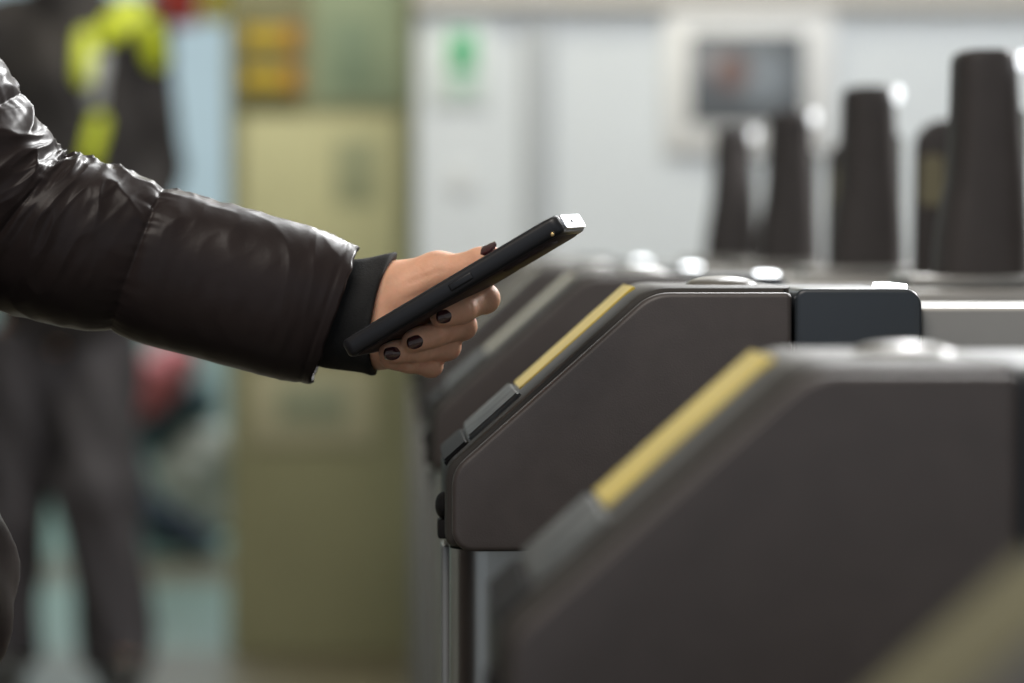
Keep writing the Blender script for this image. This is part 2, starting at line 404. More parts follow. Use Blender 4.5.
# ================================================================== TICKET GATES
GX0 = .0346
TOP = 1.0215
SB = Vector((GX0, .918)); ST = Vector((.1505, TOP))       # slope bottom / top
sd = (ST-SB).normalized(); sn = Vector((-sd.y, sd.x))     # along slope, outward normal
def build_gate():
    root = empty('ticket_gate')
    # dark housing (central shell)
    pr = round_poly([(GX0, .872), (SB.x, SB.y), (ST.x, ST.y), (.2325, TOP), (.2325, .872)], [.006, .016, .03, .001, .001])
    bm = bmesh.new(); prism(bm, pr, .016, .199, .004); from_bm('housing', bm, M['gate_shell'], root)
    # side panels, slightly smaller outline
    i = .0035
    pc = round_poly([(GX0+i, .8706), (SB.x+i, SB.y-i*.4), (ST.x+i*.4, TOP-i), (.2318, TOP-i), (.2318, .8706)], [.012, .02, .028, .0036, .0036], 8)
    bm = bmesh.new(); prism(bm, pc, 0, .0155, .003, 3); from_bm('side_panel', bm, M['gate_dark'], root)
    bm = bmesh.new(); prism(bm, pc, .1995, .212, .003, 3); from_bm('side_panel', bm, M['gate_dark'], root)
    def slab(name, t0, t1, y0, y1, h0, h1, m, bev):
        L = (ST-SB).length
        p = [SB+sd*(L*t0)+sn*h0, SB+sd*(L*t1)+sn*h0, SB+sd*(L*t1)+sn*h1, SB+sd*(L*t0)+sn*h1]
        bm = bmesh.new(); prism(bm, [tuple(q) for q in p], y0, y1, 0)
        bmesh.ops.bevel(bm, geom=bm.edges[:], offset=bev, segments=3, affect='EDGES')
        return from_bm(name, bm, m, root)
    slab('warning_strip', .395, .985, .105, .1975, -.0012, .0008, M['yellow'], .0004)
    slab('card_reader', .13, .385, .05, .19, -.002, .0030, M['pad'], .0014)
    slab('hinge_cover', .0, .12, .045, .19, -.004, .0022, M['black'], .0014)
    # end cap behind the housing
    pe = round_poly([(.2336, .872), (.2336, TOP-.0012), (.306, TOP-.0012), (.306, .872)], [.003, .006, .010, .004], 8)
    bm = bmesh.new(); prism(bm, pe, .0, .2, .0025, 3); from_bm('end_cap', bm, M['gate_cap'], root)
    bm = bmesh.new(); bm_box(bm, .290, .3020, .03, .095, TOP-.004, TOP+.0012, .0012, 3); from_bm('status_light', bm, M['cap_glow'], root)['label'] = 'glowing patch for a white glint'  # glowing patch added in place of a glint on the cap corner
    # dome on the top
    bm = bmesh.new(); rings = []
    for k in range(7):
        a = PI/2*k/6; rings.append([Vector((.200+math.cos(2*PI*j/28)*(.001+.021*math.cos(a)), .095+math.sin(2*PI*j/28)*(.001+.021*math.cos(a)), TOP-.0008+.006*math.sin(a))) for j in range(28)])
    ring_mesh(bm, rings); from_bm('indicator_dome', bm, M['dome'], root)
    # front lock
    bm = bmesh.new(); ball(bm, (GX0-.0005, .06, .893), (.005, .014, .008)); bm_box(bm, GX0-.004, GX0+.004, .05, .075, .874, .885, .0015); from_bm('lock_knob', bm, M['black'], root)
    # steel pedestal below the housing
    pp = round_poly([(GX0+.003, .02), (.31, .02), (.31, .19), (GX0+.003, .19)], [.022, .002, .002, .022], 8)
    bm = bmesh.new(); ring_mesh(bm, [[Vector((p.x, p.y, z)) for p in pp] for z in (0, .8698)]); from_bm('pedestal', bm, M['steel'], root)
    box('front_trim', (GX0-.0015, GX0+.004, .075, .115, .02, .868), M['steel_plain'], root, bev=.0015)
    box('service_door', (.085, .285, .0175, .0205, .12, .84), M['steel'], root, bev=.001)
    # long steel body
    bm = bmesh.new(); bm_box(bm, .3065, 1.30, .012, .196, 0, 1.0095, .003); from_bm('steel_body', bm, M['steel_plain'], root)
    box('plinth', (.405, .55, .05, .165, 1.009, 1.0195), M['steel_plain'], root, bev=.003)
    # tall tapering sensor post
    PX = .474
    secs = [(0, -.039, .030), (.03, -.0365, .0290), (.055, -.0325, .0278), (.07, -.0292, .0268), (.10, -.0270, .0240), (.14, -.0255, .0215), (.158, -.0250, .0200), (.164, -.0235, .0185), (.167, -.019, .0145)]
    secs = [(z*1.06, a*1.08, b*1.08) for z, a, b in secs]
    rings = []
    for z, xl, xr in secs:
        cx = (xl+xr)/2; hx = (xr-xl)/2; hy = .038*(.72+.28*hx/.038)
        r = []
        for k in range(40):
            a = 2*PI*k/40; ca, sa = math.cos(a), math.sin(a)
            e = .6
            r.append(Vector((PX+cx+hx*math.copysign(abs(ca)**e, ca), .105+hy*math.copysign(abs(sa)**e, sa), 1.019+z)))
        rings.append(r)
    bm = bmesh.new(); ring_mesh(bm, rings); post = from_bm('sensor_post', bm, M['post'], root, angle=50)
    bm = bmesh.new(); ball(bm, (PX+.0225, .075, 1.019+.168), (.0045, .011, .0085), 16, 10); from_bm('post_glint', bm, M['post_glint'], post)  # glowing bead added in place of a glint at the post top
    pg = round_poly([(.492, 1.0195), (.492, 1.150), (.505, 1.150), (.505, 1.0195)], [0, .004, .018, 0], 8)
    bm = bmesh.new(); prism(bm, [tuple(p) for p in pg], .10, .112, .001); from_bm('glass_wing', bm, M['glass'], root)
    pf = round_poly([(.5065, 1.0085), (.5095, 1.163), (.566, 1.163), (.566, 1.0085)], [0, .034, .012, 0], 8)
    bm = bmesh.new(); prism(bm, [tuple(p) for p in pf], .03, .055, .004); flap = from_bm('barrier_flap', bm, M['post'], root)
    pr_ = round_poly([(.511, 1.080), (.513, 1.128), (.535, 1.128), (.535, 1.080)], .006)
    bm = bmesh.new(); prism(bm, [tuple(p) for p in pr_], .0290, .0305, 0); from_bm('flap_highlight', bm, M['flap_highlight'], flap)  # olive highlight painted as a patch on the flap face
    return root
gate = build_gate()
# near face depth, x shift, z shift, strip material, label
rows = [
    (2.10, 0, 0, None, 'dark sharply focused ticket gate right below the held phone'),
    (1.40, .010, -.0195, None, 'large blurred dark ticket gate with a yellow strip, in front of the sharp gate'),
    (0.80, .025, -.056, 'olive', 'closest ticket gate, only its olive slope showing in the bottom right corner'),
    (2.80, 0, 0, 'cream', 'blurred ticket gate directly behind the sharp gate, carrying the tallest dark post'),
    (3.50, 0, 0, 'cream', 'blurred ticket gate carrying the second tallest dark post'),
    (4.20, 0, 0, 'cream', 'blurred ticket gate carrying the third tallest dark post, overlapping the monitor corner'),
    (4.90, 0, 0, 'cream', 'farthest ticket gate, carrying the smallest dark post'),
]
gates = []
for i, (Y, dx, dz, sm, label) in enumerate(rows):
    g = gate if i == 0 else copy_tree(gate)
    g.location = (dx, Y, dz); tag(g, label, 'ticket gate', 'ticket gates in a row')
    if i == len(rows)-1:
        for ch in list(g.children):
            if ch.name.startswith('status_light'): bpy.data.objects.remove(ch)
    if sm:
        for ch in g.children:
            if ch.name.startswith('warning_strip'):
                ch.data = ch.data.copy(); ch.data.materials.clear(); ch.data.materials.append(M[sm])
    gates.append(g)

# ================================================================== PHONE
PA = at(344, 350.8, 2.075); PB = at(561.5, 221.8, 2.046)
Lx = (PB-PA).normalized(); LEN = (PB-PA).length
Wr = Vector((.0150, .071, .0003)); Wx = (Wr-Lx*Wr.dot(Lx)).normalized()
Tx = Lx.cross(Wx).normalized()
if Tx.z < 0: Tx = -Tx
PW = .072; PT = .0106
def ploc(l, w, t): return PA+Lx*l+Wx*w+Tx*t
PM = Matrix((Lx, Wx, Tx)).transposed().to_4x4(); PM.translation = PA
phone = empty('smartphone', PA)
tag(phone, 'dark smartphone in a black case, held tilted over the sharp ticket gate', 'phone')
phone.matrix_world = PM
def rrect(l0, l1, w0, w1, r, n=8):
    return round_poly([(l0, w0), (l1, w0), (l1, w1), (l0, w1)], r, n)
def plate(name, l0, l1, w0, w1, r, sec, m):
    """sec: list of (t, inset)"""
    bm = bmesh.new()
    ring_mesh(bm, [[Vector((p.x, p.y, t)) for p in rrect(l0+s, l1-s, w0+s, w1-s, max(.0005, r-s))] for t, s in sec])
    return from_bm(name, bm, m, phone, angle=40)
h = PT/2
plate('phone_case', 0, LEN-.0006, 0, PW, .0055, [(-h, .0022), (-h+.0008, .0009), (-h+.0022, 0), (h-.0022, 0), (h-.0008, .0007), (h, .0018)], M['phone'])
bm = bmesh.new()
ring_mesh(bm, [[Vector((LEN+x, PW/2+(p.x)*k, p.y*k)) for p in rrect(-PW/2+.0046, PW/2-.0046, -h+.0012, h-.0010, .003)] for x, k in ((-.002, 1), (-.0002, 1), (.0003, .985))])
from_bm('top_end', bm, M['phone_end'], phone, angle=30)['label'] = 'bright metal top end'
plate('screen', .004, LEN-.006, .0035, PW-.0035, .006, [(h-.0004, 0), (h+.0003, .0001), (h+.0006, .0006)], M['screen'])
plate('back_panel', .004, LEN-.006, .003, PW-.003, .006, [(-h-.0005, .0006), (-h-.0002, .0001), (-h+.0004, 0)], M['phone_back'])
bm = bmesh.new(); bm_box(bm, .070, .085, -.0008, .001, -.0022, .0022, .001, 3); from_bm('volume_button', bm, M['phone'], phone)
plate('camera_bump', LEN-.045, LEN-.012, .008, .036, .007, [(-h-.0018, .0012), (-h-.0012, .0003), (-h+.0002, 0)], M['phone_back'])
bm = bmesh.new()
ring_mesh(bm, [[Vector((LEN-.008+math.cos(2*PI*k/16)*r, -y, -.0035+math.sin(2*PI*k/16)*r)) for k in range(16)] for r, y in ((.0011, -.0005), (.0011, .0006), (.0007, .0008))])
from_bm('screw', bm, M['gold'], phone)
bm = bmesh.new()
ring_mesh(bm, [[Vector((LEN+x, .030+math.cos(2*PI*k/14)*.0024, math.sin(2*PI*k/14)*.0010)) for k in range(14)] for x in (-.001, .0006)])
from_bm('microphone_hole', bm, M['black'], phone)

# ================================================================== MAIN PERSON (hand, sleeve, coat)
fingers = {
 'index':  [((446, 277, 2.176), .0105), ((483.5, 298.5, 2.127), .0081), ((461, 310, 2.110), .0078), ((440, 316.5, 2.101), .0060)],
 'middle': [((440, 300, 2.180), .0105), ((461.5, 326, 2.129), .0076), ((437, 333.5, 2.110), .0070), ((411, 342, 2.099), .0058)],
 'ring':   [((428, 322, 2.178), .0100), ((446, 347, 2.130), .0072), ((419, 350, 2.112), .0067), ((388, 353, 2.099), .0056)],
 'pinky':  [((412, 340, 2.172), .0090), ((429.5, 365.5, 2.133), .0064), ((408, 362.5, 2.120), .0058), ((388, 359, 2.108), .0050)],
}
FG = {k: [(at(*p), r) for p, r in v] for k, v in fingers.items()}
TH = [(at(404, 292, 2.160), .0140), (at(440, 273, 2.156), .0108), (at(466, 268.5, 2.148), .0086), (at(480, 262, 2.1445), .0080), (at(492, 256.5, 2.141), .0062)]
W1 = at(387, 293, 2.170); W2 = at(377, 338, 2.174); E1 = at(300, 304, 2.17); E2 = at(300, 318, 2.17)
CREASE = [(402, 286, 446, 268, .0011, .0016), (398, 302, 432, 290, .0008, .0013), (412, 276, 438, 262, .0007, .0012), (386, 276, 378, 308, .0007, .0012), (455, 266, 460, 258, .0006, .0010), (470, 262, 474, 254, .0005, .0009)]
def hand_fn(P):
    pal = cone_sdf(P, E1, W1, .023, .0140)
    k = .012
    pal = smin(pal, cone_sdf(P, E2, W2, .023, .0150), k)
    pal = smin(pal, cone_sdf(P, W1, FG['index'][0][0], .0145, .0115), k)
    pal = smin(pal, cone_sdf(P, (W1+W2)/2, FG['middle'][0][0], .018, .0115), k)
    pal = smin(pal, cone_sdf(P, (W1+W2)/2, FG['ring'][0][0], .018, .011), k)
    pal = smin(pal, cone_sdf(P, W2, FG['pinky'][0][0], .0165, .0105), k)
    # thenar mass and web
    pal = smin(pal, cone_sdf(P, at(396, 300, 2.165), at(430, 280, 2.158), .0170, .0125), .014)
    pal = smin(pal, cone_sdf(P, at(388, 340, 2.160), at(405, 340, 2.165), .013, .011), .012)
    pal = smin(pal, cone_sdf(P, TH[1][0], FG['index'][0][0], .009, .009), .010)
    th = chain(P, TH, .004)
    d = smin(pal, th, .007)
    for n in ('index', 'middle', 'ring', 'pinky'):
        f = FG[n]
        prox = cone_sdf(P, f[0][0], f[1][0], f[0][1], f[1][1])
        d = smin(d, prox, .006)
    fu = None
    for n in ('index', 'middle', 'ring', 'pinky'):
        f = FG[n]
        c = chain(P, f[1:], .0035)
        # pad fullness and knuckle
        m = (f[2][0]*.35+f[3][0]*.65)
        pad = cone_sdf(P, m+Vector((0, .0012, .0006)), f[3][0]*.8+f[2][0]*.2+Vector((0, .0012, .0006)), f[3][1]*1.06, f[3][1]*.98)
        c = smin(c, pad, .004)
        c = smin(c, np.linalg.norm(P-np.array(f[1][0]+Vector((.0012, 0, 0))), axis=1)-f[1][1]*1.02, .004)
        # shallow crease at the joint
        ax = (f[3][0]-f[1][0]).normalized()
        c = c+.0005*np.exp(-(((P-np.array(f[2][0]))@np.array(ax))/.0012)**2)
        fu = c if fu is None else smin(fu, c, .0006)
    d = smin(d, fu, .0015)
    for (u0, v0, u1, v1, dp, wd) in CREASE:
        a = at(u0, v0, 2.14); b = at(u1, v1, 2.14)
        pa = P[:, [0, 2]]-np.array([a.x, a.z]); ba = np.array([b.x-a.x, b.z-a.z])
        t = np.clip(pa@ba/(ba@ba), 0, 1); dd = np.linalg.norm(pa-np.outer(t, ba), axis=1)
        d = d+dp*np.exp(-(dd/wd)**2)*np.sin(PI*np.clip(t, .02, .98))*(P[:, 1] < 2.165)
    return d
allp = [p for v in FG.values() for p, _ in v]+[p for p, _ in TH]+[E1, E2]
A = np.array([list(p) for p in allp])
hv, hf = surf_net(hand_fn, A.min(0)-.03, A.max(0)+.02, .0013)
hv = smooth_np(hv, hf, 2, .5)
# ---- sleeve
SY = 2.165
secs = [((356, 246), (309, 384)), ((330, 234), (284, 380.5)), ((300, 223), (256, 374)), ((250, 209.5), (208, 361)), ((200, 196), (158, 348)), ((166, 184), (109, 335.5)),
        ((130, 171), (62, 327)), ((101, 160), (22, 317)), ((78, 156), (-18, 305)), ((60, 149), (-60, 290)), ((44, 128), (-100, 266)), ((24, 92), (-140, 235)), ((0, 61), (-185, 190)),
        ((-30, 8), (-225, 130)), ((-65, -70), (-265, 30)), ((-100, -170), (-310, -90)), ((-140, -300), (-350, -250))]
def cr(p0, p1, p2, p3, t):
    return .5*((2*p1)+(-p0+p2)*t+(2*p0-5*p1+4*p2-p3)*t*t+(-p0+3*p1-3*p2+p3)*t*t*t)
def sec_at(s):
    i = min(int(s), len(secs)-2); t = s-i
    out = []
    for k in (0, 1):
        q = [Vector(secs[max(0, min(len(secs)-1, i+d))][k]) for d in (-1, 0, 1, 2)]
        out.append(cr(*q, t))
    return out
def sleeve_c(q):
    t, b = sec_at(q); return (at(t.x, t.y, SY-.02)+at(b.x, b.y, SY-.02))/2
ARM = [(sleeve_c(15), sleeve_c(13.5), .042, .038), (sleeve_c(13.5), sleeve_c(11.5), .036, .030), (sleeve_c(11.5), sleeve_c(9.5), .030, .029), (sleeve_c(9.5), sleeve_c(6), .029, .026), (sleeve_c(6), E1, .026, .023)]
# coarse body out of the frame, under the coat
HIP = Vector((-.43, 1.93, .90)); SHL = Vector((-.41, 2.10, 1.36)); SHR = Vector((-.45, 1.75, 1.36)); NECK = Vector((-.43, 1.925, 1.40)); HEAD = Vector((-.41, 1.93, 1.585))
ELL = at(40, 235, 2.16)
def body_fn(P):
    d = cone_sdf(P, HIP, (-.43, 1.925, 1.26), .13, .13)
    d = smin(d, cone_sdf(P, sleeve_c(15), SHR, .05, .06), .06)
    d = smin(d, cone_sdf(P, NECK, HEAD-Vector((0, 0, .03)), .055, .052), .03)
    d = smin(d, cone_sdf(P, HEAD+Vector((-.012, 0, .035)), HEAD+Vector((.012, 0, -.055)), .088, .062), .03)
    d = smin(d, cone_sdf(P, HEAD+Vector((.088, 0, .0)), HEAD+Vector((.100, 0, -.03)), .010, .015), .015)
    for sy in (-1, 1): d = smin(d, cone_sdf(P, HEAD+Vector((-.01, sy*.078, 0)), HEAD+Vector((-.01, sy*.08, -.03)), .014, .011), .01)
    for (p_, q_, r_, t_) in ARM: d = smin(d, cone_sdf(P, p_, q_, r_, t_), .02)
    R_EL = Vector((-.50, 1.66, 1.08)); R_WR = Vector((-.40, 1.64, .86))
    d = smin(d, cone_sdf(P, SHR, R_EL, .05, .04), .03)
    d = smin(d, cone_sdf(P, R_EL, R_WR, .04, .026), .02)
    d = smin(d, cone_sdf(P, R_WR, R_WR+Vector((.03, 0, -.09)), .026, .03), .02)
    for sy in (-1, 1):
        kn = Vector((-.40-.02*sy, 1.93+sy*.09, .50)); an = Vector((-.44-.02*sy, 1.93+sy*.095, .09))
        d = smin(d, cone_sdf(P, HIP+Vector((0, sy*.08, 0)), kn, .085, .058), .03)
        d = smin(d, cone_sdf(P, kn, an, .058, .042), .02)
        d = smin(d, cone_sdf(P, an, an+Vector((.15, 0, -.045)), .045, .035), .02)
    return d
bv, bf = surf_net(body_fn, (-.72, 1.5, -.02), (-.02, 2.3, 1.75), .012)
bv = smooth_np(bv, bf, 2)
person = link('person', mesh_np('person', np.concatenate([hv, bv]), np.concatenate([hf, bf+len(hv)])), M['skin'])
tag(person, 'person in a black puffer coat reaching out to hold a smartphone over a gate', 'person')

# nails
def nail(c, ax, n, L, Wd, lift=0):
    ax = ax.normalized(); n = (n-ax*n.dot(ax)).normalized(); s = n.cross(ax)
    bm = bmesh.new(); nu, nv = 14, 10; rings = []
    g = []
    for i in range(nu+1):
        row = []
        for j in range(nv+1):
            a = -1+2*i/nu; b = -1+2*j/nv
            # rounded-rectangle outline
            x = a*math.sqrt(max(0, 1-.46*b*b)); y = b*math.sqrt(max(0, 1-.46*a*a))
            hgt = .0016*(1-y*y)+.0005*(1-x*x)
            row.append((x*L/2, y*Wd/2, hgt))
        g.append(row)
    top = [[bm.verts.new(c+ax*p[0]+s*p[1]+n*(p[2]+.0006+lift)) for p in r] for r in g]
    bot = [[bm.verts.new(c+ax*p[0]+s*p[1]+n*(p[2]-.0012+lift)) for p in r] for r in g]
    for i in range(nu):
        for j in range(nv):
            bm.faces.new((top[i][j], top[i+1][j], top[i+1][j+1], top[i][j+1])); bm.faces.new((bot[i][j], bot[i][j+1], bot[i+1][j+1], bot[i+1][j]))
    for i in range(nu):
        for j in (0, nv): bm.faces.new((top[i][j], bot[i][j], bot[i+1][j], top[i+1][j]))
    for j in range(nv):
        for i in (0, nu): bm.faces.new((top[i][j], top[i][j+1], bot[i][j+1], bot[i][j]))
    o = from_bm('fingernail', bm, M['nail'], person, angle=50); o['label'] = 'dark polished fingernail'
for n in ('index', 'middle', 'ring'):
    f = FG[n]; ax = f[3][0]-f[2][0]; nn = Vector((.25, -1, -.05))
    axn = ax.normalized(); nrm = (nn-axn*nn.dot(axn)).normalized()
    c = f[3][0]+axn*.0005
    # push out to the skin surface
    q = c.copy()
    for _ in range(30):
        dd = float(hand_fn(np.array([list(q)]))[0])
        if dd > -.0006: break
        q += nrm*max(.0004, -dd*.8)
    nail(q-nrm*.0015, ax, nrm, .0116, .0076)
ax = TH[4][0]-TH[3][0]; nn = Vector((-.15, -.55, 1)); axn = ax.normalized(); nrm = (nn-axn*nn.dot(axn)).normalized(); q = TH[4][0].copy()
for _ in range(30):
    dd = float(hand_fn(np.array([list(q)]))[0])
    if dd > -.0006: break
    q += nrm*max(.0004, -dd*.8)
nail(q-nrm*.0012, ax, nrm, .0130, .0105)

NR, NT = 420, 220
SEAMS = [5.0, 8.55, 11.0, 13.2]
def sleeve_mesh():
    bm = bmesh.new(); rings = []
    for i in range(NR+1):
        s = (len(secs)-1)*i/NR
        tp, bt = sec_at(s); Yc = SY-(.02 if s > 10 else .02*s/10)
        T = at(tp.x, tp.y, Yc); B = at(bt.x, bt.y, Yc)
        c = (T+B)/2; hv_ = (T-B)/2; hd = hv_.length*.86
        ring = []
        # puff between seams
        lo = max([q for q in SEAMS if q <= s], default=-1.2); hi = min([q for q in SEAMS if q > s], default=16)
        ds = min(s-lo, hi-s)
        puff = .0040*(1-math.exp(-ds/.22))-.0040
        for k in range(NT):
            a = 2*PI*k/NT; ca, sa = math.cos(a), math.sin(a)
            e = .92
            d = hv_*math.copysign(abs(ca)**e, ca)+Vector((0, -hd, 0))*math.copysign(abs(sa)**e, sa)
            p = c+d
            nrm = d.normalized()
            up = max(0, ca)
            # ridged diagonal folds, strongest over the top and at the elbow
            w = s*1.05
            q = Vector((w*.70+a*.40, math.sin(a)*.8, math.cos(a)*.8))
            r1 = 1-abs(noise.noise(q*1.5+Vector((3.1, 7, 1))))*2
            r2 = 1-abs(noise.noise(Vector((w*1.25-a*.55, sa*1.0, ca*1.0))*1.3+Vector((9, 2, 4))))*2
            r3 = noise.noise(Vector((w*3, sa*2.2, ca*2.2))+Vector((1, 5, 2)))
            elbow = math.exp(-((s-8.6)/2.3)**2)
            g = math.exp(-ds/.22)*noise.noise(Vector((s*1.5, sa*9, ca*9)))*.0022
            r1 = max(0, r1)**1.5; r2 = max(0, r2)**1.5
            far = min(1, max(0, (s-1.5)/5)); far = .55+.45*far
            disp = puff+(.0016+.0034*elbow)*(r1-.4)*(.22+.78*up)*far+(.0005+.0016*elbow)*(r2-.4)*(.15+.85*up)*far+.0005*r3*far+g*(.3+.7*up)
            hem = max(0, 1-s/.35)
            disp *= (1-.75*hem)
            disp += -.0004*math.exp(-((s-.42)/.10)**2)
            ring.append(p+nrm*disp+Vector((.003, 0, 0))*noise.noise(Vector((sa*3, ca*3, 2.2)))*hem)
        rings.append(ring)
    # fold the hem inwards
    tp, bt = sec_at(0); c0 = (at(*tp, SY)+at(*bt, SY))/2
    fr = rings[0]
    ax = (c0-(at(*sec_at(1)[0], SY)+at(*sec_at(1)[1], SY))/2).normalized()
    lip = [p*.985+c0*.015+ax*.0016 for p in fr]; lip2 = [p*.94+c0*.06+ax*.0012 for p in fr]; lip3 = [p*.88+c0*.12-ax*.02 for p in fr]; lip4 = [p*.84+c0*.16-ax*.05 for p in fr]
    ring_mesh(bm, [lip4, lip3, lip2, lip]+rings, caps=False)
    return bm
jacket = None
sleeve = from_bm('coat_sleeve', sleeve_mesh(), M['nylon'], person, angle=180)
# ---- knitted cuff
cs = [((318, 262), (300, 352)), ((338, 259), (312, 366)), ((352, 260), (330, 369)), ((368, 258.5), (348, 371.5)), ((384, 254.5), (364, 373)), ((392, 252), (371, 374.5)), ((396, 251.5), (376, 375.5)), ((398, 255.5), (377.5, 372.5)), ((393, 262), (373, 366)), ((375, 268), (355, 360))]
rings = []
for i, (tp, bt) in enumerate(cs):
    Yc = 2.170; T = at(*tp, Yc); B = at(*bt, Yc); c = (T+B)/2; hvv = (T-B)/2; hd = .0285 if i < 7 else .0285-.004*(i-6)
    r = []
    for k in range(140):
        a = 2*PI*k/140; ca, sa = math.cos(a), math.sin(a)
        p = c+hvv*math.copysign(abs(ca)**.95, ca)+Vector((0, -hd, 0))*sa
        g = min(1, i/5)
        p += Vector((-.0085*g, 0, 0))*max(0, sa)**1.3
        dn = (p-c).normalized()
        p += dn*(.0014*noise.noise(Vector((i*.5, sa*2, ca*2)))*(1 if i > 1 else .3))
        r.append(p)
    rings.append(r)
bm = bmesh.new(); ring_mesh(bm, rings, caps=False)
cuff = from_bm('cuff', bm, M['rib'], person, angle=180); cuff['label'] = 'matt black knitted cuff'
sub = cuff.modifiers.new('sub', 'SUBSURF'); sub.levels = 2; sub.render_levels = 2

# ---- coat body, trousers, shoes, hair (mostly beyond the left edge of the frame)
def coat_fn(P):
    z = P[:, 2]
    d = None
    for sy, r1 in ((-.085, .115), (.085, .115)):
        e = cone_sdf(P, (-.407, 1.96+sy, .87), (-.44, 1.93+sy*.9, 1.28), r1+.075, r1+.035); d = e if d is None else smin(d, e, .05)
    for sy in (-.085, .085): d = smin(d, cone_sdf(P, (-.407, 1.96+sy, .60), (-.407, 1.96+sy, .80), .176, .183), .03)
    d = smin(d, cone_sdf(P, SHL, SHR, .085, .085), .08)
    R_EL = Vector((-.50, 1.66, 1.08)); R_WR = Vector((-.41, 1.64, .87))
    d = smin(d, cone_sdf(P, SHR, R_EL, .085, .075), .03)
    d = smin(d, cone_sdf(P, R_EL, R_WR, .075, .055), .03)
    d = smin(d, cone_sdf(P, (-.43, 1.925, 1.38), (-.43, 1.925, 1.46), .09, .075), .03)
    d = d-.010*np.abs(np.sin(z*PI/.115))+.006*np.sin(P[:, 1]*60+z*25)*np.sin(z*70+P[:, 1]*20)*np.sin(P[:, 0]*40)
    return np.maximum(np.maximum(d, .58-z), z-1.47)
sdf_obj('coat', coat_fn, (-.75, 1.5, .54), (-.1, 2.32, 1.52), .009, M['nylon'], person, 2)
def trouser_fn(P):
    d = None
    for sy in (-1, 1):
        kn = Vector((-.40-.02*sy, 1.93+sy*.09, .50)); an = Vector((-.44-.02*sy, 1.93+sy*.095, .08))
        e = smin(cone_sdf(P, HIP+Vector((0, sy*.08, 0)), kn, .10, .074), cone_sdf(P, kn, an, .074, .062), .03)
        d = e if d is None else smin(d, e, .02)
    return np.maximum(np.maximum(d, .055-P[:, 2]), P[:, 2]-.95)
sdf_obj('trousers', trouser_fn, (-.62, 1.65, .03), (-.22, 2.22, 1.0), .012, M['trouser'], person)
for sy in (-1, 1):
    an = Vector((-.44-.02*sy, 1.93+sy*.095, .09))
    def shoe_fn(P, an=an):
        d = smin(cone_sdf(P, an+Vector((-.02, 0, -.03)), an+Vector((.18, 0, -.045)), .055, .042), cone_sdf(P, an, an+Vector((0, 0, .03)), .055, .055), .03)
        return np.maximum(d, .002-P[:, 2])
    sdf_obj('shoe', shoe_fn, an-Vector((.12, .09, .1)), an+Vector((.28, .09, .12)), .01, M['shoe'], person)
def hair_fn(P):
    d = cone_sdf(P, HEAD+Vector((-.02, 0, .045)), HEAD+Vector((-.045, 0, -.06)), .099, .085)
    d = smin(d, cone_sdf(P, HEAD+Vector((-.07, 0, -.02)), HEAD+Vector((-.10, 0, -.16)), .07, .05), .04)
    face = cone_sdf(P, HEAD+Vector((.08, 0, .02)), HEAD+Vector((.09, 0, -.09)), .085, .085)
    return np.maximum(d, -face)
sdf_obj('hair', hair_fn, HEAD-Vector((.25, .15, .26)), HEAD+Vector((.15, .15, .18)), .009, M['hair'], person)

# ================================================================== UNIFORMED PERSON IN THE BACKGROUND
GD = 8.5
def G(u, v, dy=0): return at(u, v, GD+dy)
uni_m = mat('uniform_dark', (.024, .020, .0205), .75, noise_amt=.2, noise_scale=6)
tr_m = mat('uniform_trouser', (.052, .046, .051), .75, noise_amt=.3, noise_scale=5, stretch=(3, 3, 1))
hv_m = mat('hi_vis', (.55, .62, .02), .5)
rf_m = mat('reflective', (.42, .43, .44), .35)
foot_z = 0.0
neck = G(62, -38); headc = G(58, -100); hipL = G(32, 335); hipR = G(92, 335)
kL = G(4, 520, .02); kR = G(98, 490, -.08); aL = G(2, 655, .05); aR = G(120, 655, -.05)
shL = G(8, 28, .05); shR = G(135, 32, -.02); elL = G(-18, 170, .0); elR = G(152, 165, .03); wrL = G(-45, 285, -.02); wrR = G(140, 240, -.05)
def gbody(P):
    d = cone_sdf(P, G(68, 310), G(72, 90), .13, .14)
    d = smin(d, cone_sdf(P, shL, shR, .06, .06), .06)
    d = smin(d, cone_sdf(P, G(70, 10), neck, .06, .055), .03)
    d = smin(d, cone_sdf(P, headc+Vector((0, .01, .045)), headc+Vector((0, -.012, -.06)), .088, .064), .03)
    d = smin(d, cone_sdf(P, headc+Vector((0, -.092, .0)), headc+Vector((0, -.105, -.03)), .010, .015), .015)
    for sx in (-1, 1): d = smin(d, cone_sdf(P, headc+Vector((sx*.08, .01, 0)), headc+Vector((sx*.082, .01, -.03)), .014, .011), .01)
    for s_, e_, w_ in ((shL, elL, wrL), (shR, elR, wrR)):
        d = smin(d, cone_sdf(P, s_, e_, .05, .042), .03); d = smin(d, cone_sdf(P, e_, w_, .042, .028), .02)
        d = smin(d, cone_sdf(P, w_, w_+Vector((0, -.03, -.09)), .028, .03), .02)
        for q in range(4): d = smin(d, cone_sdf(P, w_+Vector((-.024+.016*q, -.03, -.08)), w_+Vector((-.03+.02*q, -.05, -.16+.008*abs(q-1.5))), .010, .008), .008)
        d = smin(d, cone_sdf(P, w_+Vector((0, -.05, -.04)), w_+Vector((.02, -.075, -.10)), .012, .009), .01)
    for h_, k_, a_ in ((hipL, kL, aL), (hipR, kR, aR)):
        d = smin(d, cone_sdf(P, h_, k_, .09, .06), .03); d = smin(d, cone_sdf(P, k_, a_, .06, .045), .02)
        d = smin(d, cone_sdf(P, a_, Vector((a_.x+.02, a_.y-.13, .05)), .045, .04), .02)
    return d
o0 = G(-70, 700); 
guard = sdf_obj('person', gbody, (o0.x, GD-.4, -.02), (G(230, 0).x, GD+.4, 2.05), .014, M['skin'])
tag(guard, 'blurred person in a dark uniform with bright yellow shoulder bands, standing behind the arm', 'person')
